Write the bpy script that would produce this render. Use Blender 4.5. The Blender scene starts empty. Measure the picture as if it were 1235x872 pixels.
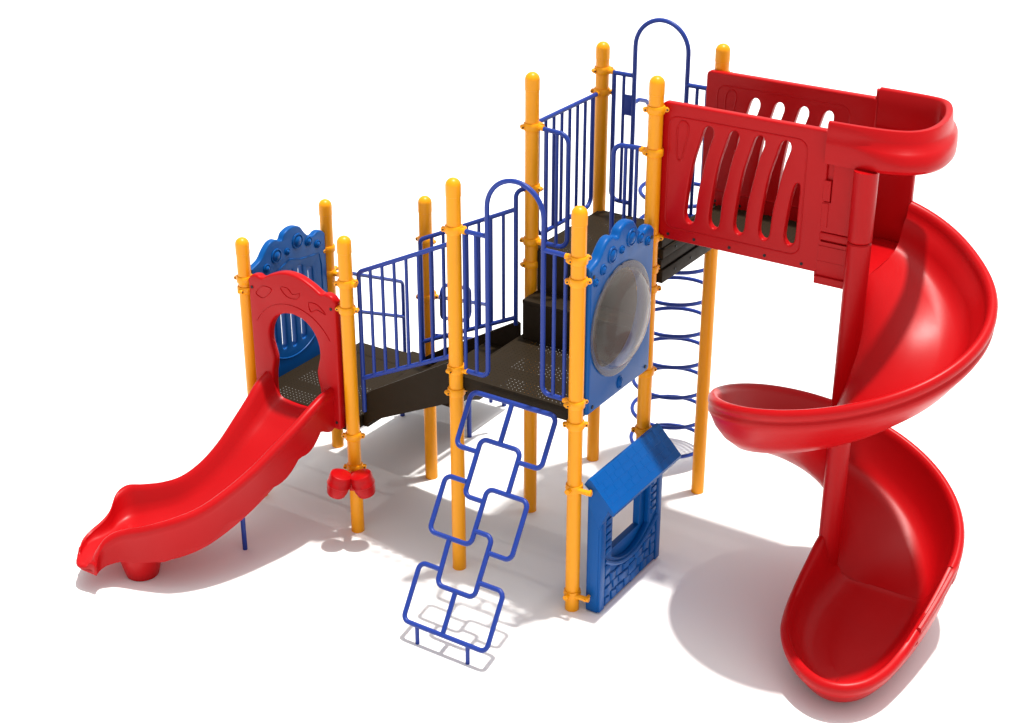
import bpy, bmesh, math, random
from mathutils import Vector, Matrix
random.seed(4)
S = 0.965                      # metres between two neighbouring posts (layout below is in post spacings)
sc = bpy.context.scene
COL = sc.collection
PI = math.pi
L = 0.9765                     # length of the stair bay
X0, X1, X2, X3 = 0.0, 1.0, 1.0 + L, 2.0 + L
ZA, ZB, ZC, ZT = 0.97, 1.625, 2.275, 2.60   # deck heights

# ------------------------------------------------------------------ materials
def mat(name, col, rough=0.4, bump=0.0, bscale=60, var=0.06, coat=0.0, metal=0.0, vscale=3.0, spec=0.15):
    m = bpy.data.materials.new(name); m.use_nodes = True
    nt = m.node_tree; N = nt.nodes; b = N['Principled BSDF']
    tc = N.new('ShaderNodeTexCoord')
    n1 = N.new('ShaderNodeTexNoise'); n1.inputs['Scale'].default_value = vscale; n1.inputs['Detail'].default_value = 6
    nt.links.new(tc.outputs['Object'], n1.inputs['Vector'])
    mx = N.new('ShaderNodeMix'); mx.data_type = 'RGBA'
    mx.inputs['A'].default_value = (*[c * (1 - var) for c in col], 1)
    mx.inputs['B'].default_value = (*[min(1, c * (1 + var)) for c in col], 1)
    nt.links.new(n1.outputs['Fac'], mx.inputs['Factor'])
    nt.links.new(mx.outputs['Result'], b.inputs['Base Color'])
    mr = N.new('ShaderNodeMapRange'); mr.inputs['To Min'].default_value = rough * 0.88; mr.inputs['To Max'].default_value = rough * 1.15
    n3 = N.new('ShaderNodeTexNoise'); n3.inputs['Scale'].default_value = 11; n3.inputs['Detail'].default_value = 5
    nt.links.new(tc.outputs['Object'], n3.inputs['Vector'])
    nt.links.new(n3.outputs['Fac'], mr.inputs['Value']); nt.links.new(mr.outputs['Result'], b.inputs['Roughness'])
    b.inputs['Metallic'].default_value = metal; b.inputs['Specular IOR Level'].default_value = spec
    if coat: b.inputs['Coat Weight'].default_value = coat; b.inputs['Coat Roughness'].default_value = 0.12
    if bump:
        n2 = N.new('ShaderNodeTexNoise'); n2.inputs['Scale'].default_value = bscale; n2.inputs['Detail'].default_value = 3
        nt.links.new(tc.outputs['Object'], n2.inputs['Vector'])
        bp = N.new('ShaderNodeBump'); bp.inputs['Strength'].default_value = bump; bp.inputs['Distance'].default_value = 0.004
        nt.links.new(n2.outputs['Fac'], bp.inputs['Height']); nt.links.new(bp.outputs['Normal'], b.inputs['Normal'])
    return m

RED = mat('red_moulded_plastic', (0.42, 0.003, 0.005), 0.33, 0.10, 220)
BLUE = mat('blue_moulded_plastic', (0.001, 0.080, 0.31), 0.34, 0.10, 220)
NAVY = mat('blue_powder_coat', (0.010, 0.036, 0.25), 0.38, 0.05, 300, spec=0.3)
YEL = mat('yellow_powder_coat', (0.84, 0.325, 0.005), 0.32, 0.04, 300, spec=0.25)
BRN = mat('brown_vinyl_coating', (0.0165, 0.0098, 0.0034), 0.6, 0.25, 160, spec=0.15)
BOLT = mat('dark_bolt_steel', (0.02, 0.02, 0.022), 0.5)

def perforated():
    m = mat('brown_perforated_sheet', (0.0175, 0.0105, 0.0036), 0.6, 0.2, 160, spec=0.15)
    nt = m.node_tree; N = nt.nodes; out = N['Material Output']; b = N['Principled BSDF']
    tc = N.new('ShaderNodeTexCoord'); sp = N.new('ShaderNodeSeparateXYZ'); nt.links.new(tc.outputs['Object'], sp.inputs[0])
    p = 0.033 * S
    def cell(o):
        a = N.new('ShaderNodeMath'); a.operation = 'DIVIDE'; a.inputs[1].default_value = p; nt.links.new(o, a.inputs[0])
        f = N.new('ShaderNodeMath'); f.operation = 'FRACT'; nt.links.new(a.outputs[0], f.inputs[0])
        s = N.new('ShaderNodeMath'); s.operation = 'SUBTRACT'; s.inputs[1].default_value = 0.5; nt.links.new(f.outputs[0], s.inputs[0])
        q = N.new('ShaderNodeMath'); q.operation = 'POWER'; q.inputs[1].default_value = 2; 
        ab = N.new('ShaderNodeMath'); ab.operation = 'ABSOLUTE'; nt.links.new(s.outputs[0], ab.inputs[0]); nt.links.new(ab.outputs[0], q.inputs[0])
        return q.outputs[0]
    ad = N.new('ShaderNodeMath'); ad.operation = 'ADD'; nt.links.new(cell(sp.outputs[0]), ad.inputs[0]); nt.links.new(cell(sp.outputs[1]), ad.inputs[1])
    lt = N.new('ShaderNodeMath'); lt.operation = 'LESS_THAN'; lt.inputs[1].default_value = 0.12 ** 2; nt.links.new(ad.outputs[0], lt.inputs[0])
    tr = N.new('ShaderNodeBsdfTransparent'); ms = N.new('ShaderNodeMixShader')
    nt.links.new(lt.outputs[0], ms.inputs[0]); nt.links.new(b.outputs[0], ms.inputs[1]); nt.links.new(tr.outputs[0], ms.inputs[2])
    nt.links.new(ms.outputs[0], out.inputs['Surface'])
    return m
PERF = perforated()

def clear_plastic():
    m = bpy.data.materials.new('clear_bubble_plastic'); m.use_nodes = True
    nt = m.node_tree; N = nt.nodes; out = N['Material Output']; N.remove(N['Principled BSDF'])
    tr = N.new('ShaderNodeBsdfTransparent'); tr.inputs[0].default_value = (0.76, 0.75, 0.74, 1)
    df = N.new('ShaderNodeBsdfDiffuse'); df.inputs[0].default_value = (0.30, 0.28, 0.26, 1)
    gl = N.new('ShaderNodeBsdfGlossy'); gl.inputs['Roughness'].default_value = 0.08
    lw = N.new('ShaderNodeLayerWeight'); lw.inputs['Blend'].default_value = 0.35
    mr = N.new('ShaderNodeMapRange'); mr.inputs['To Min'].default_value = 0.16; mr.inputs['To Max'].default_value = 0.55
    nt.links.new(lw.outputs['Facing'], mr.inputs['Value'])
    a = N.new('ShaderNodeMixShader'); nt.links.new(mr.outputs['Result'], a.inputs[0]); nt.links.new(tr.outputs[0], a.inputs[1]); nt.links.new(df.outputs[0], a.inputs[2])
    fr = N.new('ShaderNodeFresnel'); fr.inputs[0].default_value = 1.22
    c = N.new('ShaderNodeMixShader'); nt.links.new(fr.outputs[0], c.inputs[0]); nt.links.new(a.outputs[0], c.inputs[1]); nt.links.new(gl.outputs[0], c.inputs[2])
    nt.links.new(c.outputs[0], out.inputs['Surface'])
    return m
CLEAR = clear_plastic()
WHITE = mat('white_ground', (0.85, 0.85, 0.85), 0.85, 0.0, var=0.012, vscale=0.6)

# ------------------------------------------------------------------ mesh helpers (all in layout units)
def O(name, bm, m, parent=None, label=None, ang=38):
    bmesh.ops.remove_doubles(bm, verts=bm.verts, dist=1e-6)
    bmesh.ops.recalc_face_normals(bm, faces=bm.faces)
    me = bpy.data.meshes.new(name)
    bmesh.ops.scale(bm, vec=(S, S, S), verts=bm.verts)
    bm.to_mesh(me); bm.free()
    for p in me.polygons: p.use_smooth = True
    me.set_sharp_from_angle(angle=math.radians(ang))
    me.materials.append(m)
    o = bpy.data.objects.new(name, me); COL.objects.link(o)
    if parent: o.parent = parent
    if label: o['label'] = label
    return o

def V(*a): return Vector(a)
def new(): return bmesh.new()

def rows(bm, rs, closed_u=False, closed_v=False, cap=False):
    vs = [[bm.verts.new(p) for p in r] for r in rs]
    n = len(vs); m = len(vs[0])
    for i in range(n if closed_u else n - 1):
        for j in range(m if closed_v else m - 1):
            a, b, c, d = vs[i][j], vs[i][(j + 1) % m], vs[(i + 1) % n][(j + 1) % m], vs[(i + 1) % n][j]
            try: bm.faces.new((a, b, c, d))
            except ValueError: pass
    if cap:
        for r in (vs[0], vs[-1]):
            try: bm.faces.new(r)
            except ValueError: pass
    return vs

def tube(bm, pts, r=0.016, seg=12, closed=False, flat_cap=True):
    pts = [Vector(p) for p in pts]; q = [pts[0]]
    for p in pts[1:]:
        if (p - q[-1]).length > 1e-5: q.append(p)
    pts = q; n = len(pts)
    if closed and (pts[0] - pts[-1]).length < 1e-5: pts = pts[:-1]; n -= 1
    def tan(i):
        a = pts[(i - 1) % n] if closed or i > 0 else pts[i]
        b = pts[(i + 1) % n] if closed or i < n - 1 else pts[i]
        return (b - a).normalized()
    t = tan(0); up = Vector((0, 0, 1)) if abs(t.z) < 0.9 else Vector((1, 0, 0))
    u = t.cross(up).normalized(); rs = []
    for i in range(n):
        t = tan(i); u = (u - t * u.dot(t)).normalized(); w = t.cross(u)
        rs.append([pts[i] + (u * math.cos(2 * PI * k / seg) + w * math.sin(2 * PI * k / seg)) * r for k in range(seg)])
    rows(bm, rs, closed_u=closed, closed_v=True, cap=not closed)

def fil(pts, r, n=7, closed=False):
    """round the corners of a polyline"""
    pts = [Vector(p) for p in pts]; m = len(pts); out = []
    for i in range(m):
        if not closed and i in (0, m - 1): out.append(pts[i]); continue
        p, a, b = pts[i], pts[i - 1], pts[(i + 1) % m]
        d1 = (a - p).normalized(); d2 = (b - p).normalized()
        th = d1.angle(d2)
        if th > PI - 0.05: out.append(p); continue
        l = min(r / math.tan(th / 2), (a - p).length * 0.49, (b - p).length * 0.49); rr = l * math.tan(th / 2)
        c = p + (d1 + d2).normalized() * (rr / math.sin(th / 2))
        s = p + d1 * l - c; e = p + d2 * l - c
        om = s.angle(e)
        for k in range(n + 1):
            f = k / n
            out.append(c + (s * math.sin((1 - f) * om) + e * math.sin(f * om)) / math.sin(om))
    return out

def lathe(bm, prof, c, seg=24, axis='z', M=None):
    rs = []
    for r, h in prof:
        ring = []
        for k in range(seg):
            a = 2 * PI * k / seg
            p = Vector((r * math.cos(a), r * math.sin(a), h))
            if M: p = M @ p
            ring.append(p + Vector(c))
        rs.append(ring)
    rows(bm, rs, closed_v=True, cap=True)

def box(bm, x0, x1, y0, y1, z0, z1, bev=0.0, M=None):
    g = bmesh.ops.create_cube(bm, size=1)
    for v in g['verts']:
        v.co = Vector(((x0 + x1) / 2 + v.co.x * (x1 - x0), (y0 + y1) / 2 + v.co.y * (y1 - y0), (z0 + z1) / 2 + v.co.z * (z1 - z0)))
        if M: v.co = M @ v.co
    if bev:
        es = list({e for v in g['verts'] for e in v.link_edges})
        bmesh.ops.bevel(bm, geom=es, offset=bev, segments=2, affect='EDGES', profile=0.5)

def smooth2(pts, n=5, closed=True):
    """Catmull-Rom through points of any dimension"""
    m = len(pts); out = []
    for i in range(m if closed else m - 1):
        P = [pts[(i + k) % m] if closed else pts[min(max(i + k, 0), m - 1)] for k in (-1, 0, 1, 2)]
        for j in range(n):
            t = j / n
            out.append(tuple(0.5 * (2 * b + (c - a) * t + (2 * a - 5 * b + 4 * c - d) * t * t + (3 * b - a - 3 * c + d) * t ** 3)
                             for a, b, c, d in zip(*P)))
    if not closed: out.append(tuple(pts[-1]))
    return out

def plate(bm, loops, depth, fmap, bev=0.012, res=3):
    """rounded flat panel: outer loop and holes, thickness depth (centred), mapped by fmap(u,v,w)"""
    cu = bpy.data.curves.new('tmp', 'CURVE'); cu.dimensions = '2D'; cu.fill_mode = 'BOTH'
    cu.extrude = depth / 2 - bev; cu.bevel_depth = bev; cu.bevel_resolution = res; cu.offset = -bev
    for lp in loops:
        sp = cu.splines.new('POLY'); sp.points.add(len(lp) - 1)
        for q, p in zip(sp.points, lp): q.co = (p[0], p[1], 0, 1)
        sp.use_cyclic_u = True
    ob = bpy.data.objects.new('tmp', cu); COL.objects.link(ob)
    dg = bpy.context.evaluated_depsgraph_get()
    me = bpy.data.meshes.new_from_object(ob.evaluated_get(dg))
    t = bmesh.new(); t.from_mesh(me)
    base = [bm.verts.new(fmap(*v.co)) for v in t.verts]
    for f in t.faces:
        try: bm.faces.new([base[v.index] for v in f.verts])
        except ValueError: pass
    t.free(); bpy.data.objects.remove(ob); bpy.data.curves.remove(cu); bpy.data.meshes.remove(me)

def arc(cx, cy, r, a0, a1, n=16, ry=None):
    ry = ry or r
    return [(cx + r * math.cos(math.radians(a0 + (a1 - a0) * k / n)), cy + ry * math.sin(math.radians(a0 + (a1 - a0) * k / n))) for k in range(n + 1)]

# ------------------------------------------------------------------ the thing
ROOT = bpy.data.objects.new('playground_structure', None); COL.objects.link(ROOT)
ROOT.empty_display_size = 0.3
ROOT['label'] = 'multi deck playground structure with yellow posts, red slides and blue rails on white ground'
ROOT['category'] = 'playground'

def part(name, bm, m, label=None, **k): return O(name, bm, m, ROOT, label, **k)

# ------------------------------------------------------------------ posts with caps and clamps
PR = 0.052
def clamp_mesh(ears=True):
    bm = new()
    lathe(bm, [(PR, -0.028), (0.060, -0.028), (0.064, -0.022), (0.065, 0), (0.064, 0.022), (0.060, 0.028), (PR, 0.028)], (0, 0, 0), 28)
    if ears:
        for s in (-1, 1):
            M = Matrix.Translation((s * 0.074, 0, 0)) @ Matrix.Rotation(PI / 2, 4, 'X')
            lathe(bm, [(0.004, -0.019), (0.014, -0.019), (0.0165, -0.015), (0.0165, 0.015), (0.014, 0.019), (0.004, 0.019)], (0, 0, 0), 16, M=M)
            box(bm, min(s * 0.05, s * 0.08), max(s * 0.05, s * 0.08), -0.017, 0.017, -0.017, 0.017, 0.004)
    return bm
def bolt_mesh():
    bm = new()
    for s in (-1, 1):
        M = Matrix.Translation((s * 0.075, 0, 0)) @ Matrix.Rotation(PI / 2, 4, 'X')
        lathe(bm, [(0.002, -0.0215), (0.006, -0.0235), (0.007, 0), (0.006, 0.0215), (0.002, 0.0215)], (0, 0, 0), 10, M=M)
    return bm
CLAMP_PROTO = None
def add_clamp(post, x, y, z, az=33, arms=()):
    global CLAMP_PROTO
    if CLAMP_PROTO is None:
        c = O('clamp', clamp_mesh(), YEL, post)
        CLAMP_PROTO = c.data
        c.data.materials.append(BOLT)
        bm = bmesh.new(); bm.from_mesh(c.data); n = len(bm.faces)
        b2 = bolt_mesh(); bmesh.ops.recalc_face_normals(b2, faces=b2.faces); bmesh.ops.scale(b2, vec=(S, S, S), verts=b2.verts)
        tm = bpy.data.meshes.new('t'); b2.to_mesh(tm); b2.free(); bm.from_mesh(tm); bm.faces.ensure_lookup_table()
        for f in bm.faces[n:]: f.material_index = 1
        bm.to_mesh(c.data); bm.free(); bpy.data.meshes.remove(tm)
        for p in c.data.polygons: p.use_smooth = True
    else:
        c = bpy.data.objects.new('clamp', CLAMP_PROTO); COL.objects.link(c); c.parent = post
    c.location = (x * S, y * S, z * S); c.rotation_euler = (0, 0, math.radians(az))
    for a, ln in arms:
        bm = new(); d = V(math.cos(math.radians(a)), math.sin(math.radians(a)), 0)
        tube(bm, [V(x, y, z) + d * 0.05, V(x, y, z) + d * (ln - 0.012), V(x, y, z) + d * ln], 0.0215, 14)
        O('clamp_socket', bm, YEL, post)

def post(i, x, y, h, clamps):
    bm = new()
    lathe(bm, [(PR, -0.02), (PR, 0.0), (PR, h - 0.13)], (x, y, 0), 32)
    p = part('post', bm, YEL)
    bm = new(); r = PR + 0.0025
    prof = [(PR - 0.001, h - 0.132), (r, h - 0.130), (r, h - r)] + [(r * math.cos(a), h - r + r * math.sin(a)) for a in [k * PI / 2 / 9 for k in range(1, 9)]] + [(0.002, h)]
    lathe(bm, prof, (x, y, 0), 32)
    O('post_cap', bm, YEL, p)
    for c in clamps: add_clamp(p, x, y, *c)
    return p
HA, HB, H6, H9 = 2.265, 2.492, 3.619, 3.746
P1 = post(1, X0, 0, HA, [(1.925, 10), (1.842, 100)])
P2 = post(2, X0, 1, HA, [(1.842, 100), (1.63, 90, [(90, .10), (0, .1)])])
P3 = post(3, X1, 0, HB, [(2.123, 45, [(0, .09)]), (1.909, 20), (0.849, 30), (0.575, 33)])
P4 = post(4, X1, 1, HB, [(2.125, 0), (1.646, 33, [(90, .1)])])
P5 = post(5, X2, 0, 3.122, [(2.752, 33, [(0, .10)]), (1.686, 80, [(0, .10)]), (1.506, 60)])
P6 = post(6, X2, 1, H6, [(3.219, 50, [(0, .10), (90, .09)]), (2.752, 0, []), (2.334, 20, [(0, .1)]), (2.153, 60)])
P7 = post(7, X2, 2, H6, [(3.400, 60, [(0, .10)]), (3.231, 20, [(-90, .09)])])
P8 = post(8, X3, 0, 3.122, [(2.75, 60, [(180, .10)]), (2.593, 33), (1.686, 60, [(180, .10)]), (1.522, 33)])
P9 = post(9, X3, 1, H9, [(3.51, 33), (3.208, 60, [(180, .11)]), (2.578, 20), (2.337, 60), (2.183, 33), (1.52, 60), (1.03, 33)])
P10 = post(10, X3, 2, H9, [(3.516, 33), (2.35, 40)])
# flat lugs from the corner post out to the playhouse panel
for (x, y, z) in ((X3, 0, 1.022), (X3, 0, 0.137)):
    bm = new()
    lathe(bm, [(PR, -0.028), (0.060, -0.028), (0.065, 0), (0.060, 0.028), (PR, 0.028)], (x, y, z), 28)
    M = Matrix.Translation((x - .004, y - .075, z)) @ Matrix.Rotation(PI / 2, 4, 'X')
    lathe(bm, [(0.004, -0.02), (0.02, -0.02), (0.02, 0.02), (0.004, 0.02)], (0, 0, 0), 14, M=M)
    pts = [(x + 0.03, y - 0.045), (x + 0.14, y - 0.014)]
    tube(bm, [(x + .02, y - .030, z), (x + .06, y - .024, z), (x + 0.135, y - .020, z), (x + 0.150, y - .019, z)], 0.020, 12)
    tube(bm, [(x + .125, y - .045, z), (x + .125, y + .03, z)], .011, 10)
    O('panel_lug', bm, YEL, P8)

# ------------------------------------------------------------------ decks
def deck(x0, x1, y0, y1, z, label, th=0.105):
    bm = new(); m = 0.012
    x0 += m; x1 -= m; y0 += m; y1 -= m
    w = 0.012
    for a in ((x0, x1, y0, y0 + w), (x0, x1, y1 - w, y1), (x0, x0 + w, y0 + w, y1 - w), (x1 - w, x1, y0 + w, y1 - w)):
        box(bm, a[0], a[1], a[2], a[3], z - th, z, 0.003)
    d = part('deck', bm, BRN, label)
    bm = new()
    box(bm, x0 + w, x1 - w, y0 + w, y1 - w, z - 0.0045, z - 0.002)
    O('perforated_floor', bm, PERF, d)
    bm = new()
    for k in (0.33, 0.67):
        box(bm, x0 + w, x1 - w, y0 + (y1 - y0) * k - .015, y0 + (y1 - y0) * k + .015, z - 0.075, z - 0.0055)
    O('floor_rib', bm, BRN, d)
    return d
deck(X0, X1, 0, 1, ZA, 'lowest brown perforated deck behind the small slide')
deck(X2, X3, 0, 1, ZB, 'middle brown perforated deck above the square loop climber')
deck(X2, X3, 1, 2, ZC, 'highest brown perforated deck between the arch gate and the red tunnel walls')

# stairs between the low and middle deck: closed stringers and treads
def stringer(bm, y0, y1, bot, xa, xb):
    # outline in x,z
    o = [(xa, 0.885), (xa + 0.09, 0.97), (xb - .07, 0.97 + 0.487 * (xb - xa - .16)), (xb, 1.44), (xb, 1.69), (xb - .03, 1.70), (xa + .09, 1.225), (xa, 1.16)]
    rows(bm, [[V(x, y0, z) for x, z in o], [V(x, y1, z) for x, z in o]], closed_v=True, cap=True)
bm = new(); stringer(bm, .105, .135, 0, X1 + .03, X2 - .03)
br = part('stair_bridge', bm, BRN, 'brown stair flight rising from the low deck to the middle deck', ang=25)
bm = new(); stringer(bm, .875, .905, 0, X1 + .03, X2 - .03); O('stringer', bm, BRN, br, ang=25)
bm = new(); box(bm, X1 - .010, X1 + .038, 0.136, 0.874, ZA - .10, ZA - .0002, .003); O('tread', bm, BRN, br)
for k in range(3):
    z = ZA + (ZB - ZA) * (k + 1) / 4.0
    xx = X1 + 0.036 + k * 0.30
    bm = new()
    box(bm, xx, xx + (.36 if k < 2 else .335), 0.136, 0.874, z - .028, z - .0002, .004)
    box(bm, xx + .002, xx + .02, 0.1365, 0.8735, z - .19, z - .0285)
    O('tread', bm, BRN, br)
bm = new(); box(bm, X2 - .02, X2 - .002, 0.136, 0.874, ZB - .22, ZB - .0285); O('riser', bm, BRN, br)
# step up inside between the middle and the top deck
bm = new(); zs = (ZB + ZC) / 2
box(bm, X2 + .06, X3 - .014, 0.78, 1.0, zs - .03, zs, .004)
box(bm, X2 + .06, X3 - .014, 0.788, 0.80, ZB + .001, zs - .0295)
box(bm, X2 + .06, X3 - .058, 0.990, 1.0115, zs + .001, ZC - .004)
part('inner_step', bm, BRN, 'brown closed step between the middle and the highest deck')

# transfer steps behind the low deck
bm = new()
for (y0, y1, z) in ((.992, 1.17, ZA - .001), (1.171, 1.53, .78), (1.531, 1.90, .59)):
    box(bm, 0.16, 0.86, y0, y1, z - .22, z, .004)
for x in (0.145, 0.865):
    o = [(1.0, .70), (1.9, .30), (2.40, .30), (2.40, .42), (1.95, .42), (1.0, .90)]
    rows(bm, [[V(x, y, z) for y, z in o], [V(x + .014, y, z) for y, z in o]], closed_v=True, cap=True)
ts = part('transfer_steps', bm, BRN, 'low brown steps climbing to the back of the lowest deck')
bm = new(); box(bm, 0.16, 0.86, 1.905, 2.40, 0.396, 0.40); O('perforated_floor', bm, PERF, ts)
for (x, y, h) in ((.87, 1.75, .45), (.14, 1.75, .45), (.80, 2.41, .36), (.20, 2.41, .36)):
    bm = new(); tube(bm, [(x, y, -0.02), (x, y, h)], 0.021, 14); O('leg', bm, NAVY, ts)

# ------------------------------------------------------------------ blue rails
RT = 0.0175
def rail(name, label, frames, bars, r=RT, rb=0.0135, extra=None):
    bm = new()
    for f, cl in frames: tube(bm, f, r, 12, closed=cl)
    if extra: extra(bm)
    p = part(name, bm, NAVY, label)
    for a, b in bars:
        bm = new(); tube(bm, [a, b], rb, 10); O('bar', bm, NAVY, p)
    return p
# stair rails (front y=.1, back y=.87)
for y, lab in ((0.095, 'sloping blue stair rail on the near side of the stair bridge'), (0.865, 'sloping blue stair rail on the far side of the stair bridge')):
    xa, xb, s = 1.045, 1.925, 0.487
    zt = lambda x: 2.185 + s * (x - xa)
    zb = lambda x: 1.315 + s * (x - xa)
    pa = 1 if y > .5 else 0
    frame = fil([V(xa, y, 1.03), V(xa, y, zt(xa)), V(xb, y, zt(xb))], 0.055)
    end = fil([V(xb, y, zb(xb) - .06), V(xb, y, 2.752), V(xb + .03, y + (.10 if pa else -.06), 2.752)], 0.05)
    bars = []
    for k in range(1, 8):
        x = xa + (xb - xa) * k / 8
        bars.append((V(x, y, zb(x)), V(x, y, zt(x))))
    rail('stair_rail', lab, [(frame, 0), (end, 0), ([V(xa, y, zb(xa)), V(xb, y, zb(xb))], 0)], bars)

def arch_gate(y, xa, xm0, xm1, xb, z_bot, z_bar, z_spr, label, mirror, extra=None):
    """arch between two posts with half rails on both sides"""
    r = (xm1 - xm0) / 2; cx = (xm0 + xm1) / 2
    top = [V(x, y, z) for x, z in arc(cx, z_spr, r, 180, 0, 22)]
    if not mirror:   # front gate: the arch legs carry the bottom corner
        fr = fil([V(xa + .10, y, z_bot), V(xm0, y, z_bot), V(xm0, y, z_spr)], 0.06)[:-1] + top + fil([V(xm1, y, z_spr), V(xm1, y, z_bot), V(xb - .10, y, z_bot)], 0.06)[1:]
        frames = [(fr, 0), ([V(xa + .10, y, z_bar), V(xm0, y, z_bar)], 0), ([V(xm1, y, z_bar), V(xb - .10, y, z_bar)], 0)]
        xs = [xa + .085, xa + .18, xm1 + (xb - xm1) * .32, xm1 + (xb - xm1) * .64]
        bars = [(V(x, y, z_bot), V(x, y, z_bar)) for x in xs]
    else:            # back gate: outer uprights carry it
        fr = [V(xm0, y, ZC - .05)] + top + [V(xm1, y, ZC - .05)]
        l = fil([V(xa + .10, y, z_bar), V(xa + .105, y, z_bar), V(xa + .105, y, z_bot), V(xm0, y, z_bot)], 0.07)
        q = fil([V(xb - .10, y, z_bar), V(xb - .105, y, z_bar), V(xb - .105, y, z_bot), V(xm1, y, z_bot)], 0.07)
        frames = [(fr, 0), (l, 0), (q, 0), ([V(xa + .1, y, z_bar), V(xm0, y, z_bar)], 0), ([V(xm1, y, z_bar), V(xb - .1, y, z_bar)], 0)]
        bars = [(V(xa + .19, y, z_bot), V(xa + .19, y, z_bar)), (V(xb - .19, y, z_bot), V(xb - .19, y, z_bar))]
    return rail('arch_gate', label, frames, bars, extra=extra)
arch_gate(0.0, X2, 2.252, 2.704, X3, 1.690, 2.755, 2.965, 'blue arch gate above the square loop climber', False)
bg = arch_gate(2.0, X2, 2.256, 2.700, X3, 2.375, 3.395, 3.625, 'tall blue arch gate at the back of the highest deck', True)
bm = new(); box(bm, X2 + .19, 2.256, 1.992, 2.008, 3.08, 3.24, .002); O('mounting_plate', bm, NAVY, bg)

# sloped-looking side rail of the top deck (x = X2, between back posts)
ys = [1.146, 1.245, 1.345, 1.445, 1.545, 1.645, 1.745]
fr = fil([V(X2, 1.08, 3.228), V(X2, 1.93, 3.228)], .05)
lo = fil([V(X2, 1.075, 3.228), V(X2, 1.075, 2.345), V(X2, 1.865, 2.345), V(X2, 1.865, 3.228)], .075)
rail('side_rail', 'blue barred rail along the left side of the highest deck', [(fr, 0), (lo, 0)],
     [(V(X2, 1.075 + .113 * k, 2.345), V(X2, 1.075 + .113 * k, 3.228)) for k in range(1, 7)])
# short hoop rails either side of the step up
for (xa, xb, lab, n) in ((X2 + .09, 2.285, 'short blue hoop rail beside the left post of the highest deck', 2), (X3 - .10, 2.655, 'short blue hoop rail beside the right post of the highest deck', 2)):
    fr = fil([V(xa, 1, 3.215), V(xb, 1, 3.205), V(xb, 1, 2.338), V(xa, 1, 2.338)], .075)
    rail('hoop_rail', lab, [(fr, 0)], [(V(xa + (xb - xa) * k, 1, 2.338), V(xa + (xb - xa) * k, 1, 3.21)) for k in (.16, .56)])

# handrails of the transfer steps
def trail(x, lab, loop):
    zf = lambda y: 1.60 - .455 * (y - 1.10)
    f = fil([V(x - (.03 if x > .5 else -.03), 1.06, 1.635), V(x, 1.12, 1.60), V(x, 1.92, zf(1.92)), V(x, 1.92, .30)], .06)
    g = [V(x, 1.13, zf(1.13) - .335), V(x, 1.92, zf(1.92) - .335)]
    fr = [(f, 0), (g, 0)]
    if loop:
        h = fil([V(x + .01, 1.20, zf(1.20) + .125), V(x + .01, 1.60, zf(1.60) + .125), V(x + .01, 1.60, zf(1.6) - .17), V(x + .01, 1.20, zf(1.20) - .17)], .06, closed=True)
        fr.append((h, 1))
    rail('step_handrail', lab, fr, [], r=.0165)
trail(0.06, 'sloping blue handrail left of the steps behind the lowest deck', False)
trail(0.985, 'sloping blue handrail with a grab loop right of the steps behind the lowest deck', True)

# ------------------------------------------------------------------ square loop climber
bm = new()
A = V(0, -0.075, 1.585); B = V(0, -0.968, 0.155)
AX = (A, (B - A).normalized()); ln = (B - A).length
def cp(u, v): return V(u, 0, 0) + V(0, A.y, A.z) + AX[1] * (v * ln)

def loop_bm(uv, r=0.05):
    b = new(); tube(b, fil([cp(u, v) for u, v in uv], r), 0.0185, 12); return b
cl = part('loop_climber', loop_bm([(2.345, .236), (2.165, .236), (2.165, 0), (2.87, 0), (2.87, .226), (2.69, .226)]), NAVY,
          'blue climber of overlapping rounded squares leaning on the middle deck')
for uv in ([(2.505, .425), (2.35, .425), (2.35, .178), (2.68, .178), (2.68, .365)],
           [(2.335, .368), (2.160, .368), (2.160, .613), (2.513, .613), (2.513, .367), (2.85, .367), (2.85, .617), (2.675, .617)],
           [(2.515, .550), (2.66, .550), (2.66, .812), (2.345, .812), (2.335, .615)],
           [(2.34, .748), (2.165, .748), (2.165, 1), (2.87, 1), (2.87, .745), (2.67, .745)]):
    O('square_loop', loop_bm(uv), NAVY, cl)
for a, b in (((2.505, 0), (2.505, .178)), ((2.505, .812), (2.505, 1))):
    O('bar', loop_bm([a, b]), NAVY, cl)
for x in (2.287, 2.717):
    bm = new(); tube(bm, [V(x, B.y, -.02), V(x, B.y, B.z)], .0155, 12); O('leg', bm, NAVY, cl)

# ------------------------------------------------------------------ coil climber behind the arch gate
cx, cy, R = 2.478, 2.40, 0.312
a0 = math.atan2(.34, -.94)
vp = V(cx + R * math.cos(a0), cy + R * math.sin(a0), 0)
bm = new(); tube(bm, [V(vp.x, vp.y, -.02), V(vp.x, vp.y, 2.70)], .0165, 12)
cc = part('ring_climber', bm, NAVY, 'tall blue climber of stacked rings standing behind the highest deck')
for k in range(9):
    z = .150 + .2785 * k; bm = new()
    pts = [V(cx + R * math.cos(a0 - 2 * PI * j / 44), cy + R * math.sin(a0 - 2 * PI * j / 44), z + .05 * (j / 44 - .5)) for j in range(45)]
    tube(bm, pts, .0165, 10); O('ring', bm, NAVY, cc)
bm = new(); tube(bm, fil([V(2.225, 2.0, 3.16), V(2.225, 2.14, 3.17), V(2.225, 2.26, 3.13), V(vp.x, vp.y, 2.95), V(vp.x, vp.y, 2.68)], .08), .0165, 12); O('top_arm', bm, NAVY, cc)

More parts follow.
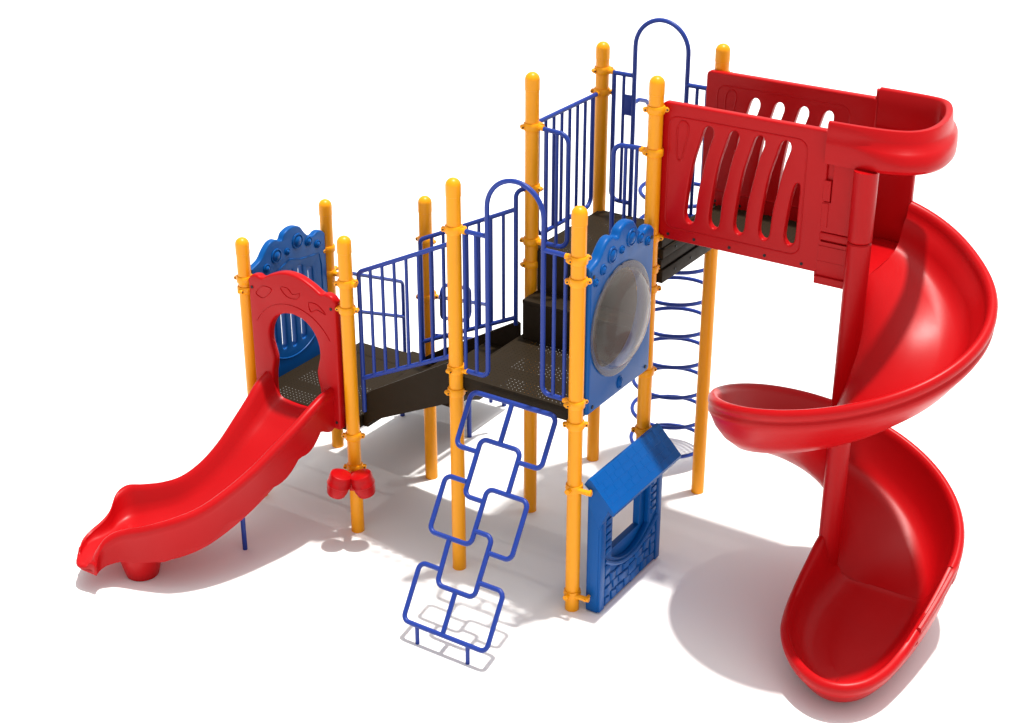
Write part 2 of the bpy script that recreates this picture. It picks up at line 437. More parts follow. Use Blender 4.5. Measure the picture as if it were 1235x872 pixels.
# ------------------------------------------------------------------ red entrance panel of the small slide (plane y)
YP = -0.012
fy = lambda yc, sgn=1: (lambda u, v, w: V(u, yc + w * sgn, v))
fx = lambda xc, sgn=1: (lambda u, v, w: V(xc + w * sgn, u, v))
top = [(0.073, 1.955), (0.11, 1.995), (0.165, 2.008), (0.215, 1.997), (0.29, 2.038), (0.40, 2.082), (0.50, 2.095), (0.60, 2.082), (0.71, 2.038), (0.785, 1.997), (0.835, 2.008), (0.89, 1.995), (0.927, 1.955)]
out = smooth2(top, 4, closed=False) + [(0.922, 1.92), (0.922, 0.905), (0.905, 0.885), (0.095, 0.885), (0.078, 0.905), (0.078, 1.92)]
rt = [(0.50, 1.762), (0.60, 1.742), (0.685, 1.68), (0.735, 1.59), (0.748, 1.49), (0.728, 1.405), (0.712, 1.33), (0.722, 1.25), (0.735, 1.18), (0.735, 1.0), (0.66, 0.95)]
hole = smooth2(rt, 3, closed=False) + smooth2([(1 - u, v) for u, v in rt[::-1]], 3, closed=False)[:-1]
bm = new(); plate(bm, [out, hole], 0.075, fy(YP), 0.018)
yf = YP - 0.0385
for pl in ([(.15, 1.86), (.22, 1.93), (.31, 1.925), (.26, 1.86), (.21, 1.83)], [(.40, 1.96), (.47, 1.97), (.52, 1.93), (.59, 1.955), (.55, 1.90), (.46, 1.90)], [(.67, 1.90), (.76, 1.90), (.83, 1.84), (.75, 1.86), (.69, 1.83)]):
    tube(bm, [V(u, yf, v) for u, v in smooth2(pl, 4)], .0042, 6, closed=True)
tube(bm, [V(u, yf, v) for u, v in arc(.5, 1.42, .415, 150, 30, 24)], .004, 6)
sp_ = part('slide_entry_panel', bm, RED, 'red scalloped panel with keyhole opening at the top of the small slide', ang=40)
for u, v in ((.115, 1.90), (.885, 1.90), (.115, .95), (.885, .95)):
    bm = new(); lathe(bm, [(0.002, -.004), (.012, -.004), (.012, .004), (.002, .004)], (0, 0, 0), 12, M=Matrix.Translation((u, YP - .0385, v)) @ Matrix.Rotation(PI / 2, 4, 'X'))
    O('bolt', bm, BOLT, sp_)

# ------------------------------------------------------------------ blue cloud-topped panels
def crest(z0):
    r = [(0.055, 1.035), (0.11, 1.052), (0.17, 1.078), (0.225, 1.135), (0.285, 1.178), (0.345, 1.185), (0.395, 1.162), (0.425, 1.158), (0.455, 1.200), (0.52, 1.223), (0.585, 1.222), (0.65, 1.195), (0.70, 1.130), (0.755, 1.085), (0.80, 1.072), (0.85, 1.090), (0.905, 1.082), (0.945, 1.045)]
    return [(u, z0 + h) for u, h in smooth2(r, 4, closed=False)]
def dome_disc(bm, x, u, v, r, sgn, ru=None):
    n = 16; ru = ru or r
    prof = [(1.0, 0.000), (0.97, .009), (0.84, .011), (0.74, .004), (.70, .003), (.58, .012), (.3, .021), (0.02, .024)]
    rs = [[V(x + sgn * h, u + ru * f * math.cos(2 * PI * k / n), v + r * f * math.sin(2 * PI * k / n)) for k in range(n)] for f, h in prof]
    rows(bm, rs, closed_v=True, cap=True)
discs = [(.13, .925, .030), (.225, .985, .040), (.345, 1.05, .062), (.475, 1.045, .030), (.605, 1.09, .066), (.735, 1.045, .042), (.845, .985, .036)]
# panel with the bubble window, middle deck, x = X3
xb = X3 + .020
out = [(0.055, 1.59)] + [(0.055, ZB + .98)] + crest(ZB - .0) + [(0.945, ZB + .98), (0.945, 1.59), (.925, 1.57), (.075, 1.57)]
cyb, czb, rb = 0.485, 2.155, 0.405
bm = new(); plate(bm, [out, arc(cyb, czb, rb - .045, 0, 360, 48)[:-1]], .078, fx(xb), .024)
for u, h, r in discs: dome_disc(bm, xb + .0375, u, ZB + h, r, 1)
dome_disc(bm, xb + .0375, .50, 1.655, .052, 1, .036)
bp_ = part('bubble_panel', bm, BLUE, 'blue cloud topped panel with a clear round bubble window beside the middle deck')
bm = new()
n = 48
prof = [(rb + .008, -.002), (rb + .010, .006), (rb, .010), (rb - .03, .010), (rb - .045, .014)] + [((rb - .05) * math.cos(a), .018 + .105 * math.sin(a)) for a in [PI / 2 * k / 14 for k in range(1, 14)]] + [(.004, .1235)]
rows(bm, [[V(xb + .041 + h, cyb + r * math.cos(2 * PI * k / n), czb + r * math.sin(2 * PI * k / n)) for k in range(n)] for r, h in prof], closed_v=True, cap=False)
O('bubble_window', bm, CLEAR, bp_, 'clear bulging plastic dome')
for u, v in ((.12, 1.62), (.88, 1.62), (.10, 2.60), (.90, 2.62)):
    bm = new(); lathe(bm, [(0.002, -.005), (.014, -.005), (.014, .005), (.002, .005)], (0, 0, 0), 12, M=Matrix.Translation((xb + .039, u, v)) @ Matrix.Rotation(PI / 2, 4, 'Y'))
    O('bolt', bm, BOLT, bp_)
# matching barred panel at the far left of the low deck, x = 0
xa_ = -0.0
out = [(0.055, .965), (0.055, ZA + .955)] + [(u, z - .02) for u, z in crest(ZA)] + [(0.945, ZA + .955), (.945, .965), (.925, .945), (.075, .945)]
slots = []
for k in range(5):
    c = .26 + .12 * k
    zt_ = ZA + (.86 if k in (1, 2, 3) else .80); zb_ = 1.16 + .28 * ((c - .5) / .42) ** 2
    slots.append(arc(c, zt_ - .027, .027, 0, 180, 8) + arc(c, zb_ + .027, .027, 180, 360, 8))
bm = new(); plate(bm, [out] + slots, .056, fx(xa_), .010)
for u, h, r in discs[1:]: dome_disc(bm, xa_ + .0270, u, ZA + h - .02, r, 1)
tube(bm, [V(xa_ + .028, u, v) for u, v in [(.12, ZA + .70), (.14, ZA + .84), (.25, ZA + .875), (.5, ZA + .95), (.62, ZA + .91), (.86, ZA + .88), (.88, ZA + .78), (.88, 1.42)] + arc(.5, 1.42, .38, 0, -180, 20, ry=.34)], .006, 8, closed=True)
part('barred_panel', bm, BLUE, 'blue cloud topped panel with vertical slots at the left side of the lowest deck')

# ------------------------------------------------------------------ tunnel walls leading to the spiral slide
SL = [(3.251, 2.81), (3.262, 2.948), (3.278, 3.085), (3.300, 3.215), (3.335, 3.34), (3.357, 3.42), (3.375, 3.455), (3.405, 3.472), (3.432, 3.458), (3.440, 3.412), (3.411, 3.32), (3.386, 3.206), (3.366, 3.093), (3.348, 3.00), (3.338, 2.895), (3.333, 2.80), (3.318, 2.762), (3.293, 2.748), (3.267, 2.765)]
def tunnel_wall(y, x0, x1, lab, face, du, dv):
    out = fil([V(x0, 2.572 + dv * 1.4, 0), V(x1, 2.572 + dv * 1.4, 0), V(x1, 3.562, 0), V(x0, 3.562, 0)], .035, 5, closed=True)
    loops = [[(p.x, p.y) for p in out]]
    for k in range(5):
        dx = .188 * k
        if k < 4: loops.append(smooth2([(u + dx - .042 + du, v - .027 + dv) for u, v in SL], 2))
        else: loops.append(smooth2([(u - .042 + du, v - .027 + dv) for u, v in [(4.003, 2.81), (4.014, 2.95), (4.030, 3.08), (4.05, 3.17), (4.075, 3.195), (4.090, 3.17), (4.088, 3.05), (4.086, 2.90), (4.083, 2.80), (4.068, 2.762), (4.043, 2.748), (4.018, 2.765)]], 2))
    bm = new(); plate(bm, loops, .06, fy(y), .012)
    yf = y + face * .030
    ins = fil([V(3.06 + du, yf, 2.665), V(4.08 + du, yf, 2.665), V(4.08 + du, yf, 3.472), V(3.06 + du, yf, 3.472)], .07, 6, closed=True)
    tube(bm, ins, .0048, 6, closed=True)
    tube(bm, [V(u - .042 + du, yf, v - .027) for u, v in smooth2([(3.172, 3.43), (3.205, 3.475), (3.245, 3.46), (3.252, 3.40), (3.225, 3.27), (3.21, 3.205), (3.188, 3.195), (3.174, 3.225), (3.168, 3.33)], 4)], .0065, 6, closed=True)
    w = part('tunnel_wall', bm, RED, lab, ang=40)
    for u in (3.09, 3.295, 3.567, 3.833, 4.105):
        bm = new(); lathe(bm, [(0.002, -.034), (.011, -.034), (.011, .034), (.002, .034)], (0, 0, 0), 12, M=Matrix.Translation((u + du, y, 2.612 + dv)) @ Matrix.Rotation(PI / 2, 4, 'X'))
        O('bolt', bm, BOLT, w)
YN, YF = 1.070, 1.930
XW0, XW1 = 3.000, 4.228
tunnel_wall(YN, XW0, XW1, 'near red tunnel wall with slanted slots, leading to the spiral slide', -1, 0, 0)
tunnel_wall(YF, 2.905, 4.212, 'far red tunnel wall with slanted slots, leading to the spiral slide', -1, -.06, -.03)
# tunnel floor and the step box below its entrance
bm = new()
box(bm, X3 + .08, 4.21, 1.101, 1.899, 2.551, 2.556)
tf = part('tunnel_floor', bm, PERF, 'brown raised floor between the red tunnel walls')
for y0 in (1.30, 1.60):
    bm = new(); box(bm, X3 + .08, 4.20, y0, y0 + .02, 2.52, 2.5505); O('floor_rib', bm, BRN, tf)
bm = new()
for (z0, z1, o) in ((2.215, 2.315, .0), (2.325, 2.395, -.012), (2.405, 2.475, .0), (2.485, 2.560, -.012)):
    box(bm, X3 + .03, X3 + .075 + o, 1.055, 1.95, z0, z1, .004)
sb = part('tunnel_step', bm, BRN, 'dark brown grooved step face under the entrance of the red tunnel')
for y in (1.25, 1.5, 1.75):
    for z in (2.265, 2.44):
        bm = new(); lathe(bm, [(0.002, -.004), (.010, -.004), (.010, .004), (.002, .004)], (0, 0, 0), 10, M=Matrix.Translation((X3 + .0755, y, z)) @ Matrix.Rotation(PI / 2, 4, 'Y'))
        O('bolt', bm, BOLT, sb)

# ------------------------------------------------------------------ big spiral slide
PX, PY = 4.511, 1.000
def rimz(t): return 2.853 - .0046 * t - .0975 * (t / 400) ** 2
def hh(t): return .30 + .105 * min(1, max(0, t / 450)) - .05 * max(0, (t - 390) / 60) ** 2
def section(zr, h, R, flat=0.0):
    zb = zr - h; k = (R - .0) / .91
    s = [(.070, zb + .11), (.10, zb + .06), (.16, zb + .02), (.26, zb + .0), (.42, zb - .008), (.58, zb - .004), (.68, zb + .010), (.735, zb + .045), (.772, zb + .105), (.805, zb + .19),
         (.836, zr - .09), (.846, zr - .040), (.852, zr - .012), (.866, zr + .010), (.886, zr + .016), (.906, zr + .008), (.920, zr - .014), (.921, zr - .044), (.907, zr - .060), (.906, zr - .070), (.916, zr - .082), (.915, zr - .112), (.895, zr - .15),
         (.865, zb + .135), (.80, zb + .045), (.70, zb - .035), (.58, zb - .065), (.42, zb - .075), (.26, zb - .07), (.14, zb - .055), (.070, zb - .02)]
    return [(r if r < .5 else .5 + (r - .5) * (R - .5) / .41, z) for r, z in s]
rs = []
T0, T1, N = 0, 450, 120
for i in range(N + 1):
    t = T0 + (T1 - T0) * i / N; a = math.radians(90 - t)
    f = max(0, 1 - t / 45.0); R = .91 + .060 * f * f * (3 - 2 * f)
    rs.append([V(PX + r * math.cos(a), PY + r * math.sin(a), z) for r, z in section(rimz(t), hh(t), R)])
bm = new(); rows(bm, rs, closed_v=True, cap=True)
ss = part('spiral_slide', bm, RED, 'large red spiral slide turning around a centre pole at the right', ang=50)
# centre pole in two moulded lengths
bm = new(); lathe(bm, [(.02, .22), (.078, .22), (.080, 2.862), (.072, 2.872), (.02, 2.872)], (PX, PY, 0), 32); O('centre_pole', bm, RED, ss)
bm = new(); lathe(bm, [(.02, 2.876), (.072, 2.876), (.080, 2.886), (.080, 3.36), (.02, 3.36)], (PX, PY, 0), 32); O('centre_pole', bm, RED, ss)
# exit tray: open at the back where it takes over from the last section of the spiral
zr4, zb4 = rimz(450), rimz(450) - hh(450)
plan = [(5.4215, 1.018, zr4 + .004), (5.417, .84, zr4 - .075), (5.405, .66, zr4 - .155), (5.385, .47, zr4 - .245), (5.365, .32, .355), (5.33, .13, .315), (5.255, -.04, .29), (5.13, -.155, .278), (4.97, -.185, .275), (4.80, -.12, .280), (4.64, .02, .290), (4.52, .21, .305), (4.455, .42, .335), (4.430, .64, .42), (4.436, .80, .53), (4.445, .90, .615), (4.455, 1.018, .67)]
pl = smooth2(plan, 6, closed=False); nP = len(pl)
def inset(d):
    o = []
    for i in range(nP):
        a = Vector(pl[max(i - 1, 0)][:2]); b = Vector(pl[min(i + 1, nP - 1)][:2]); t = (b - a).normalized()
        if i in (0, nP - 1): t = Vector((0, -1 if i == 0 else 1))
        n = Vector((-t.y, t.x)) * -1
        o.append(Vector(pl[i][:2]) + n * d)
    return o
bedz = lambda y: .128 + (zb4 + .009 - .128) * max(0, min(1, (y - .0) / 1.0)) ** 2.1
tests = (inset(.1)[nP // 2] - Vector((4.95, .5))).length < (inset(-.1)[nP // 2] - Vector((4.95, .5))).length
sg = 1 if tests else -1
def lev(d, zf, zc=None):
    q = inset(sg * d); o = []
    for i in range(nP):
        z = zf(pl[i][2], bedz(q[i].y))
        if zc is not None and i < nP // 2:
            f = max(0, min(1, (pl[i][1] - .50) / .5)); f = f * f * (3 - 2 * f)
            z += (zc - zf(zr4, zb4 + .009)) * f
        o.append(V(q[i].x, q[i].y, z))
    return o
lv = [lev(.17, lambda z, b: b - .065), lev(.10, lambda z, b: b - .045), lev(.05, lambda z, b: min(b + .03, z - .10)), lev(.018, lambda z, b: z - .095), lev(.002, lambda z, b: z - .060), lev(-.006, lambda z, b: z - .030), lev(.002, lambda z, b: z - .006),
      lev(.024, lambda z, b: z + .010), lev(.044, lambda z, b: z + .010, zr4 + .010), lev(.058, lambda z, b: z - .008, zr4 - .012), lev(.074, lambda z, b: z - .06, zr4 - .09), lev(.105, lambda z, b: b + (z - b) * .46, zb4 + .19), lev(.138, lambda z, b: b + (z - b) * .25, zb4 + .105),
      lev(.175, lambda z, b: b + (z - b) * .105, zb4 + .045), lev(.23, lambda z, b: b + (z - b) * .02, zb4 + .016), lev(.33, lambda z, b: b, zb4 + .009)]
bm = new(); vs = rows(bm, lv)
hN = nP // 2
def fillbed(row):
    # bridge the left and right half of the bed loop, with points in between
    K = 10; prev = None
    for i in range(hN + 1):
        a = row[i]; b = row[nP - 1 - i]
        if a is b: cur = [a] * (K + 1)
        else:
            cur = [a]
            for k in range(1, K):
                p = a.co.lerp(b.co, k / K); 
                rr_ = math.hypot(p.x - PX, p.y - PY); yy = max(0, min(1, (p.y - .60) / .4)); yy = yy * yy * (3 - 2 * yy)
                cur.append(bm.verts.new(V(p.x, p.y, p.z + yy * .12 * max(0, 1 - (rr_ - .06) / .20) ** 2)))
            cur.append(b)
        if prev:
            for k in range(K):
                f = []
                for v in (prev[k], prev[k + 1], cur[k + 1], cur[k]):
                    if v not in f: f.append(v)
                if len(f) > 2:
                    try: bm.faces.new(f)
                    except ValueError: pass
        prev = cur
fillbed(vs[-1]); fillbed(vs[0])
O('exit_tray', bm, RED, ss, ang=50)
# outer lip of the spiral wall, running on past the tray and ending in a small step
rs = []
for i in range(0, 15):
    f = i / 14; y = 1.06 - .56 * f
    z = rimz(450) + (.03 if y > 1 else 0) * 0 - max(0, (1.0 - y)) * .43 + .006
    x = 5.422 - .012 * f - .03 * f * f
    rs.append([V(x + a, y, z + b) for a, b in ((-.022, -.01), (-.010, .006), (.006, .004), (.014, -.014), (.012, -.040), (.0, -.056), (.006, -.075), (.0, -.125), (-.02, -.16), (-.03, -.10))])
bm = new(); rows(bm, rs, closed_v=True, cap=True); O('outer_lip', bm, RED, ss, ang=50)
bm = new(); lathe(bm, [(.02, -.01), (.10, -.01), (.13, .09), (.02, .09)], (4.92, .40, 0), 24); O('foot', bm, RED, ss)
# vestibule: walls joining the tunnel to the spiral
def wall_y(bm, y, pts, th=.05, bev=.012):
    plate(bm, [pts], th, fy(y), bev)
bm = new()
wall_y(bm, YN + .005, [(4.19, 2.53), (4.505, 2.53), (4.505, 3.50), (4.19, 3.50)], .030, .004)
wall_y(bm, YN - .002, [(4.216, 2.87), (4.500, 2.87), (4.500, 3.42), (4.272, 3.42), (4.272, 3.235), (4.272, 3.08), (4.216, 3.08)], .056, .006)
wall_y(bm, YN - .002, [(4.214, 3.086), (4.266, 3.086), (4.266, 3.23), (4.214, 3.23)], .064, .004)
wall_y(bm, YN - .002, [(4.214, 2.905), (4.262, 2.905), (4.262, 3.072), (4.214, 3.072)], .064, .004)
box(bm, 4.214, 4.50, YN - .034, YN + .02, 2.815, 2.866, .006)
pr = [(-.030, 2.80), (-.034, 2.70), (-.034, 2.60), (-.020, 2.54), (.02, 2.51), (.06, 2.50), (.06, 2.80)]
rows(bm, [[V(x, YN + a, z) for a, z in pr] for x in (4.216, 4.50)], closed_v=True, cap=True)
box(bm, 4.214, 4.49, YN - .0365, YN, 2.765, 2.772)
box(bm, 4.214, 4.49, YN - .0365, YN, 2.66, 2.665)
vw = O('entry_wall', bm, RED, ss, ang=35)
bm = new()
wall_y(bm, 1.935, [(4.19, 2.46), (4.509, 2.46), (4.509, 2.70), (4.522, 2.72), (4.522, 3.62), (4.19, 3.62)], .05, .014)
O('entry_wall', bm, RED, ss)
bm = new()
box(bm, 4.205, 4.514, 1.03, 1.91, 2.50, 2.5535, .002)
O('entry_floor', bm, RED, ss)
# hood: band running round from the near wall to the far wall
hp = smooth2([(4.222, 1.018), (4.36, 1.02), (4.52, 1.03), (4.66, 1.055), (4.76, 1.11), (4.825, 1.22), (4.845, 1.38), (4.825, 1.57), (4.775, 1.74), (4.72, 1.85), (4.655, 1.905), (4.56, 1.925), (4.42, 1.935), (4.215, 1.94)], 5, closed=False)
rs = []; nH = len(hp)
for i, (x, y) in enumerate(hp):
    a = Vector(hp[max(i - 1, 0)]); b = Vector(hp[min(i + 1, nH - 1)]); t = (b - a).normalized(); n = Vector((t.y, -t.x))   # outward
    f = i / (nH - 1)
    w = min(1, max(0, (f - .06) / .22)) * min(1, max(0, (.93 - f) / .30)); w = w * w * (3 - 2 * w) * (1 - .50 * min(1, max(0, (f - .34) / .22)))      # bulge grows around the bend
    zt = 3.632; zl = 3.345 + .02 * w
    prof = [(-.035, zt - .012), (-.028, zt - .002), (-.012, zt + .004), (.010, zt), (.018, zt - .016), (.018 + .012 * w, zt - .07), (.018 + .026 * w, zt - .105), (.024 + .052 * w, zt - .125), (.028 + .068 * w, zt - .150), (.024 + .085 * w, zt - .200), (.020 + .088 * w, zl + .035), (.014 + .07 * w, zl + .008), (-.010, zl), (-.026, zl + .006), (-.035, zl + .03)]
    rs.append([V(x + n.x * o, y + n.y * o, z) for o, z in prof])
bm = new(); rows(bm, rs, closed_v=True, cap=True)
O('entry_hood', bm, RED, ss, 'red curved hood band over the top of the spiral', ang=50)

# ------------------------------------------------------------------ small curved slide
ST = [  # left rim, right rim, bed height, right skirt bottom, left skirt bottom
 ((.205, -.045, 1.205), (.845, -.045, 1.235), 1.005, .885, .90),
 ((.20, -.16, 1.155), (.845, -.16, 1.222), .965, .90, .86),
 ((.195, -.28, 1.06), (.84, -.30, 1.175), .88, .855, .76),
 ((.18, -.42, .945), (.82, -.46, 1.095), .79, .76, .66),
 ((.14, -.58, .79), (.775, -.65, .99), .66, .665, .52),
 ((.07, -.72, .66), (.72, -.85, .875), .54, .565, .40),
 ((-.03, -.83, .565), (.64, -1.06, .765), .43, .465, .32),
 ((-.16, -.91, .51), (.54, -1.235, .672), .345, .375, .26),
 ((-.30, -.98, .48), (.40, -1.385, .605), .29, .29, .22),
 ((-.42, -1.04, .462), (.21, -1.475, .525), .25, .225, .19),
 ((-.445, -1.14, .425), (.009, -1.546, .455), .235, .20, .175),
 ((-.398, -1.264, .352), (-.069, -1.611, .405), .225, .18, .168),
 ((-.390, -1.369, .312), (-.095, -1.655, .355), .222, .165, .160),
 ((-.400, -1.466, .282), (-.099, -1.690, .315), .222, .155, .155),
 ((-.382, -1.560, .262), (-.090, -1.722, .282), .217, .150, .152),
 ((-.342, -1.632, .243), (-.082, -1.738, .258), .208, .150, .150)]
flat = [tuple(a) + tuple(b) + (c, d, e) for a, b, c, d, e in ST]
fl = smooth2(flat, 5, closed=False)
rs = []; nS = len(fl)
for i, q in enumerate(fl):
    l = V(*q[0:3]); r = V(*q[3:6]); bz, rbt, lbt = q[6:9]
    ac = V(r.x - l.x, r.y - l.y, 0); w = ac.length; ac.normalize()
    fw = V(ac.y, -ac.x, 0)
    g = i / (nS - 1); bulge = max(0, (g - .68) / .32) ** 1.5 * .048
    th_ = .05
    wav = (.060 if i < nS * .42 else .048) * (1 - abs(math.sin(i * .40 + .4))) - .012 if i < nS * .57 else 0.0
    def pt(u, z, bz_=0): 
        return V(l.x + (r.x - l.x) * u, l.y + (r.y - l.y) * u, z) + fw * (bulge * math.sin(PI * min(1, max(0, u))))
    e = .030 / w; ei = min(e, .050)
    dl = l.z - bz; dr = r.z - bz
    row = [pt(e, bz - th_), pt(-e * .2, min(lbt, l.z - .06)), pt(-e * .9, l.z - .10 if l.z - .10 > lbt else (l.z + lbt) / 2), pt(-e * 1.1, l.z - .030), pt(-e * .7, l.z - .006), pt(e * .1, l.z + .004), pt(e * 1.0, l.z - .008), pt(ei * 1.6, l.z - .18 * dl),
           pt(ei * 2.6, bz + dl * .42), pt(ei * 3.8, bz + dl * .14), pt(ei * 5.2, bz + .008), pt(.38, bz), pt(.5, bz - .003), pt(.62, bz), pt(1 - ei * 5.2, bz + .008), pt(1 - ei * 3.8, bz + dr * .14), pt(1 - ei * 2.6, bz + dr * .42),
           pt(1 - ei * 1.6, r.z - .18 * dr), pt(1 - e, r.z - .008), pt(1 - e * .1, r.z + .004), pt(1 + e * .7, r.z - .006), pt(1 + e * 1.1, r.z - .030), pt(1 + e * .9, r.z - .075 if r.z - .075 > rbt else (r.z + rbt) / 2), pt(1 + e * .55, r.z - .10 if r.z - .10 > rbt else (r.z + rbt) / 2 - .01),
           pt(1 + e * .5, min(rbt + wav, r.z - .055)), pt(1 - e, min(rbt + wav, r.z - .055) + .004), pt(1 - e * 1.6, bz - th_), pt(.72, bz - th_), pt(.5, bz - th_), pt(.28, bz - th_)]
    rs.append(row)
    if i == nS - 1:      # close the lip
        zm = bz - .022; mid_ = (l + r) / 2; mid_.z = 0
        for ph_ in (15, 30, 45, 58, 70, 80, 88):
            ph_ = math.radians(ph_); zs_ = math.cos(ph_); us_ = 1 - .20 * (1 - zs_); fs_ = .040 * math.sin(ph_)
            rw = []
            for p in row:
                q2 = V(p.x, p.y, 0) - mid_; al = q2.dot(ac); q2 = q2 - ac * al
                n_ = min(1, abs(al) / (w * .5 + .035)); 
                rw.append(mid_ + q2 + ac * (al * us_) + fw * (fs_ * (1 - .55 * n_ ** 3)) + V(0, 0, zm + (p.z - zm) * zs_))
            rs.append(rw)
bm = new(); rows(bm, rs, closed_v=True, cap=True)
sl = part('small_slide', bm, RED, 'small red curved slide coming down from the lowest deck at the left', ang=50)
bm = new(); lathe(bm, [(.02, -.005), (.105, -.005), (.122, .004), (.130, .03), (.165, .18), (.170, .205), (.02, .21)], (.015, -1.375, 0), 32); O('foot', bm, RED, sl)
bm = new(); tube(bm, [V(.44, -.70, -.02), V(.44, -.70, .60)], .019, 14); O('support_leg', bm, NAVY, sl, 'thin blue leg under the red slide')
# ------------------------------------------------------------------ pair of red drums on the front post
bm = new()
def drum(c, tilt_ax, ang, r, h, lab=None):
    M = Matrix.Rotation(math.radians(ang), 4, tilt_ax)
    prof = [(.004, -h / 2), (r * .70, -h / 2), (r * .80, -h / 2 + .012), (r * .93, -h * .22), (r * .985, -h * .02), (r * 1.03, -h * .0), (r * 1.04, h * .05), (r * 1.0, h * .08), (r * .99, h * .30), (r * .97, h * .43), (r * .92, h * .49), (r * .86, h * .505), (.004, h * .515)]
    b = new(); lathe(b, prof, c, 36, M=M); return b
axr = (math.cos(.5767), math.sin(.5767), 0)
dcl = (1.022, -.232, .535); dcr = (1.182, -.128, .535)
vw_ = Vector((.66, -.75, 0))
dr_ = part('drums', drum(dcl, Vector((math.sin(.5767), -math.cos(.5767), 0)), -16, .090, .19), RED, 'pair of small red drums clamped low on a front post')
O('drum_shell', drum(dcr, Vector((math.sin(.5767), -math.cos(.5767), 0)), 14, .088, .185), RED, dr_)
bm = new(); box(bm, -.030, .030, -.085, .075, -.05, .045, .015, M=Matrix.Translation((1.075, -.115, .53)) @ Matrix.Rotation(.5767, 4, 'Z'))
O('drum_bracket', bm, RED, dr_)

# ------------------------------------------------------------------ blue playhouse panel
bm = new()
xo, xi = 3.172, 3.072
outl = fil([V(0.03, 0.006, 0), V(0.95, .006, 0), V(0.95, 1.03, 0), V(0.03, 1.03, 0)], .02, 3, closed=True)
hol = [(0.705, .40), (.705, .78)] + arc(.47, .78, .235, 0, 180, 12, ry=.10)[1:] + [(.235, .40)]
plate(bm, [[(p.x, p.y) for p in outl], hol], .055, fx(xi + .0275), .006)
curve = [(u, .285 + .115 * ((u - .5) / .285) ** 2) for u in [.225 + .55 * k / 14 for k in range(15)]]
hol2 = [(0.775, .78)] + arc(.5, .78, .275, 0, 180, 12, ry=.10)[1:] + curve
plate(bm, [[(p.x, p.y) for p in outl], hol2], .047, fx(xo - .0235), .010)
xf = xo + .002
box(bm, xi + .004, xo - .004, .0285, .06, .010, 1.026, .004)
# raised corner posts, sill and stone work
for y0, y1 in ((.032, .105), (.878, .948)):
    box(bm, xo - .01, xo + .016, y0, y1, .012, .98, .01)
def ribbon(z_off, th):
    p = [(u, .315 + z_off + .155 * ((u - .5) / .39) ** 2) for u in [.11 + .78 * k / 20 for k in range(21)]]
    tube(bm, [V(xo + .004, u, v) for u, v in p], th, 8)
ribbon(-.055, .018)
def stones(rows_, u0, u1, seed, lim):
    rnd = random.Random(seed)
    for z0, z1 in rows_:
        u = u0
        while u < u1 - .03:
            w = min(rnd.uniform(.07, .15), u1 - u)
            zt_ = min(z1, lim(u + w / 2))
            if zt_ - z0 > .025:
                j = lambda: rnd.uniform(-.013, .013)
                c = [(u + .007 + j(), z0 + .006 + j()), (u + w - .007 + j(), z0 + .006 + j()), (u + w - .007 + j(), zt_ - .006 + j()), (u + .007 + j(), zt_ - .006 + j())]
                rows(bm, [[V(xo - .008, a, b) for a, b in c], [V(xo + .006, a, b) for a, b in c],
                          [V(xo + .012, a + (sum(q[0] for q in c) / 4 - a) * .18, b + (sum(q[1] for q in c) / 4 - b) * .18) for a, b in c]], closed_v=True, cap=True)
            u += w
sill = lambda u: .315 - .075 + .155 * ((u - .5) / .39) ** 2
stones([(.02, .10), (.10, .185), (.185, .27), (.27, .36)], .115, .87, 3, sill)
for y0, y1 in ((.115, .205), (.795, .872)):
    z = .46
    while z < .80:
        box(bm, xo - .008, xo + .010, y0 + .006, y1 - .006, z, z + .042, .006); z += .062
ph = part('playhouse_panel', bm, BLUE, 'blue playhouse front panel with window, stone base and sloping roof on the ground', ang=40)
bm = new()
ro = [(3.045, 1.055), (3.075, 1.105), (3.098, 1.102), (3.292, .895), (3.290, .872), (3.278, .866), (3.180, .955), (3.172, .99), (3.075, 1.03)]
rows(bm, [[V(x, y, z) for x, z in ro] for y in (.020, .030, 1.015, 1.025)], closed_v=True, cap=True)
# shingle lines
for k in range(1, 5):
    f = k / 5; x = 3.098 + (3.292 - 3.098) * f; z = 1.102 + (.895 - 1.102) * f
    tube(bm, [V(x, .04, z - .001), V(x, 1.005, z - .001)], .0022, 6)
    rnd = random.Random(k)
    for j in range(9):
        y = .06 + .105 * j + rnd.uniform(0, .05); x2 = 3.098 + .194 * (f - .2); z2 = 1.102 - .207 * (f - .2)
        tube(bm, [V(x2, y, z2), V(x, y, z)], .0014, 6)
O('roof', bm, BLUE, ph, ang=30)
for y0, y1 in ((.0245, .10), (.88, .9555)):      # gable ends under the roof
    g = [(3.08, .90), (3.08, 1.035), (3.172, .99), (3.245, .905), (3.20, .80), (3.172, .72)]
    bm = new(); rows(bm, [[V(x, y0, z) for x, z in g], [V(x, y1, z) for x, z in g]], closed_v=True, cap=True)
    O('gable', bm, BLUE, ph, ang=30)

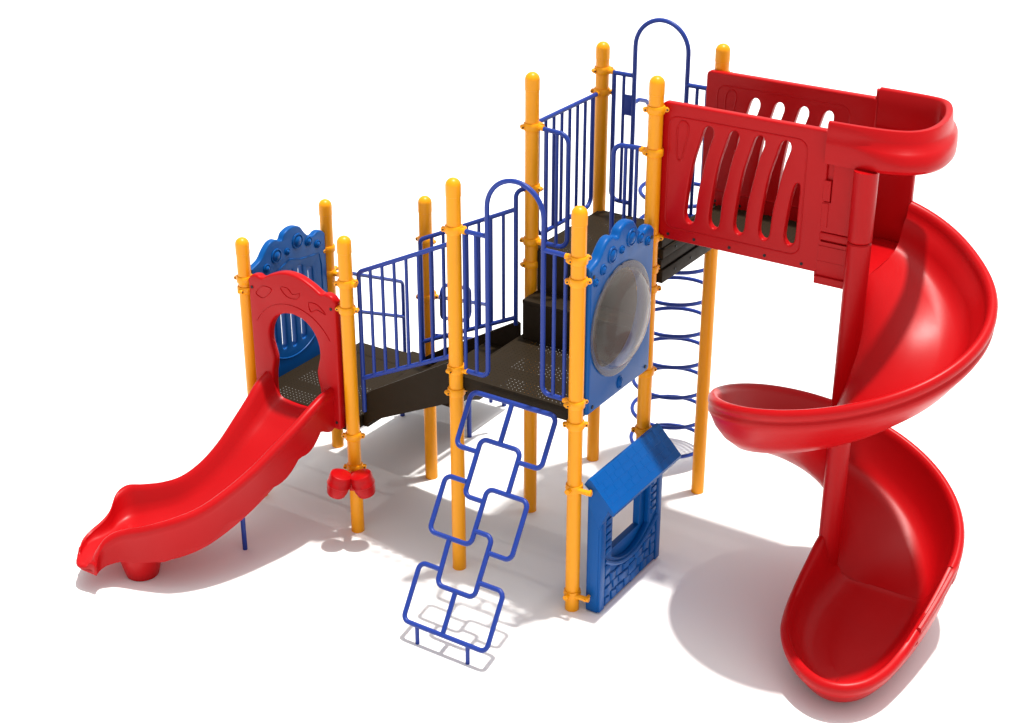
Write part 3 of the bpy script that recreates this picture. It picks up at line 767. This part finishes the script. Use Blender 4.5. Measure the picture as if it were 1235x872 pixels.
# ------------------------------------------------------------------ ground, light, camera
me = bpy.data.meshes.new('ground'); bm = bmesh.new()
bmesh.ops.create_grid(bm, x_segments=8, y_segments=8, size=120); bm.to_mesh(me); bm.free(); me.materials.append(WHITE)
g = bpy.data.objects.new('ground', me); COL.objects.link(g); g['kind'] = 'structure'

SUN_AZ = math.radians(57)      # direction towards the sun in plan, from +x
SUN_EL = math.radians(81.8)
w = bpy.data.worlds.new('World'); sc.world = w; w.use_nodes = True
nt = w.node_tree; bgn = nt.nodes['Background']
sky = nt.nodes.new('ShaderNodeTexSky'); sky.sky_type = 'NISHITA'; sky.sun_disc = False
sky.sun_elevation = SUN_EL; sky.sun_rotation = PI / 2 - SUN_AZ
sky.air_density = 1.0; sky.dust_density = 3.0; sky.ozone_density = 1.0
hs = nt.nodes.new('ShaderNodeHueSaturation'); hs.inputs['Saturation'].default_value = 0.03
nt.links.new(sky.outputs[0], hs.inputs['Color']); nt.links.new(hs.outputs[0], bgn.inputs['Color'])
bgn.inputs['Strength'].default_value = 0.14
sd = bpy.data.lights.new('sun', 'SUN'); sd.energy = 4.0; sd.angle = math.radians(2.2); sd.color = (1.0, 0.965, 0.91)
so = bpy.data.objects.new('sun', sd); COL.objects.link(so)
d = Vector((math.cos(SUN_EL) * math.cos(SUN_AZ), math.cos(SUN_EL) * math.sin(SUN_AZ), math.sin(SUN_EL)))
so.rotation_euler = d.to_track_quat('Z', 'Y').to_euler(); so.location = d * 20

cd = bpy.data.cameras.new('camera'); cd.sensor_width = 36; cd.lens = 36 * 1936.7 / 1235; cd.clip_end = 1000
co = bpy.data.objects.new('camera', cd); COL.objects.link(co)
co.location = (7.9386 * S, -8.4324 * S, 6.7492 * S); co.rotation_euler = (1.1188, 0, 0.5767)
sc.camera = co
vs_ = sc.view_settings; sc.display_settings.display_device = 'sRGB'
vs_.view_transform = 'Standard'; vs_.look = 'None'; vs_.exposure = 0.26; vs_.gamma = 1.0
sc.cycles.max_bounces = 8; sc.cycles.diffuse_bounces = 5; sc.cycles.transparent_max_bounces = 16
sc.cycles.caustics_reflective = False; sc.cycles.caustics_refractive = False
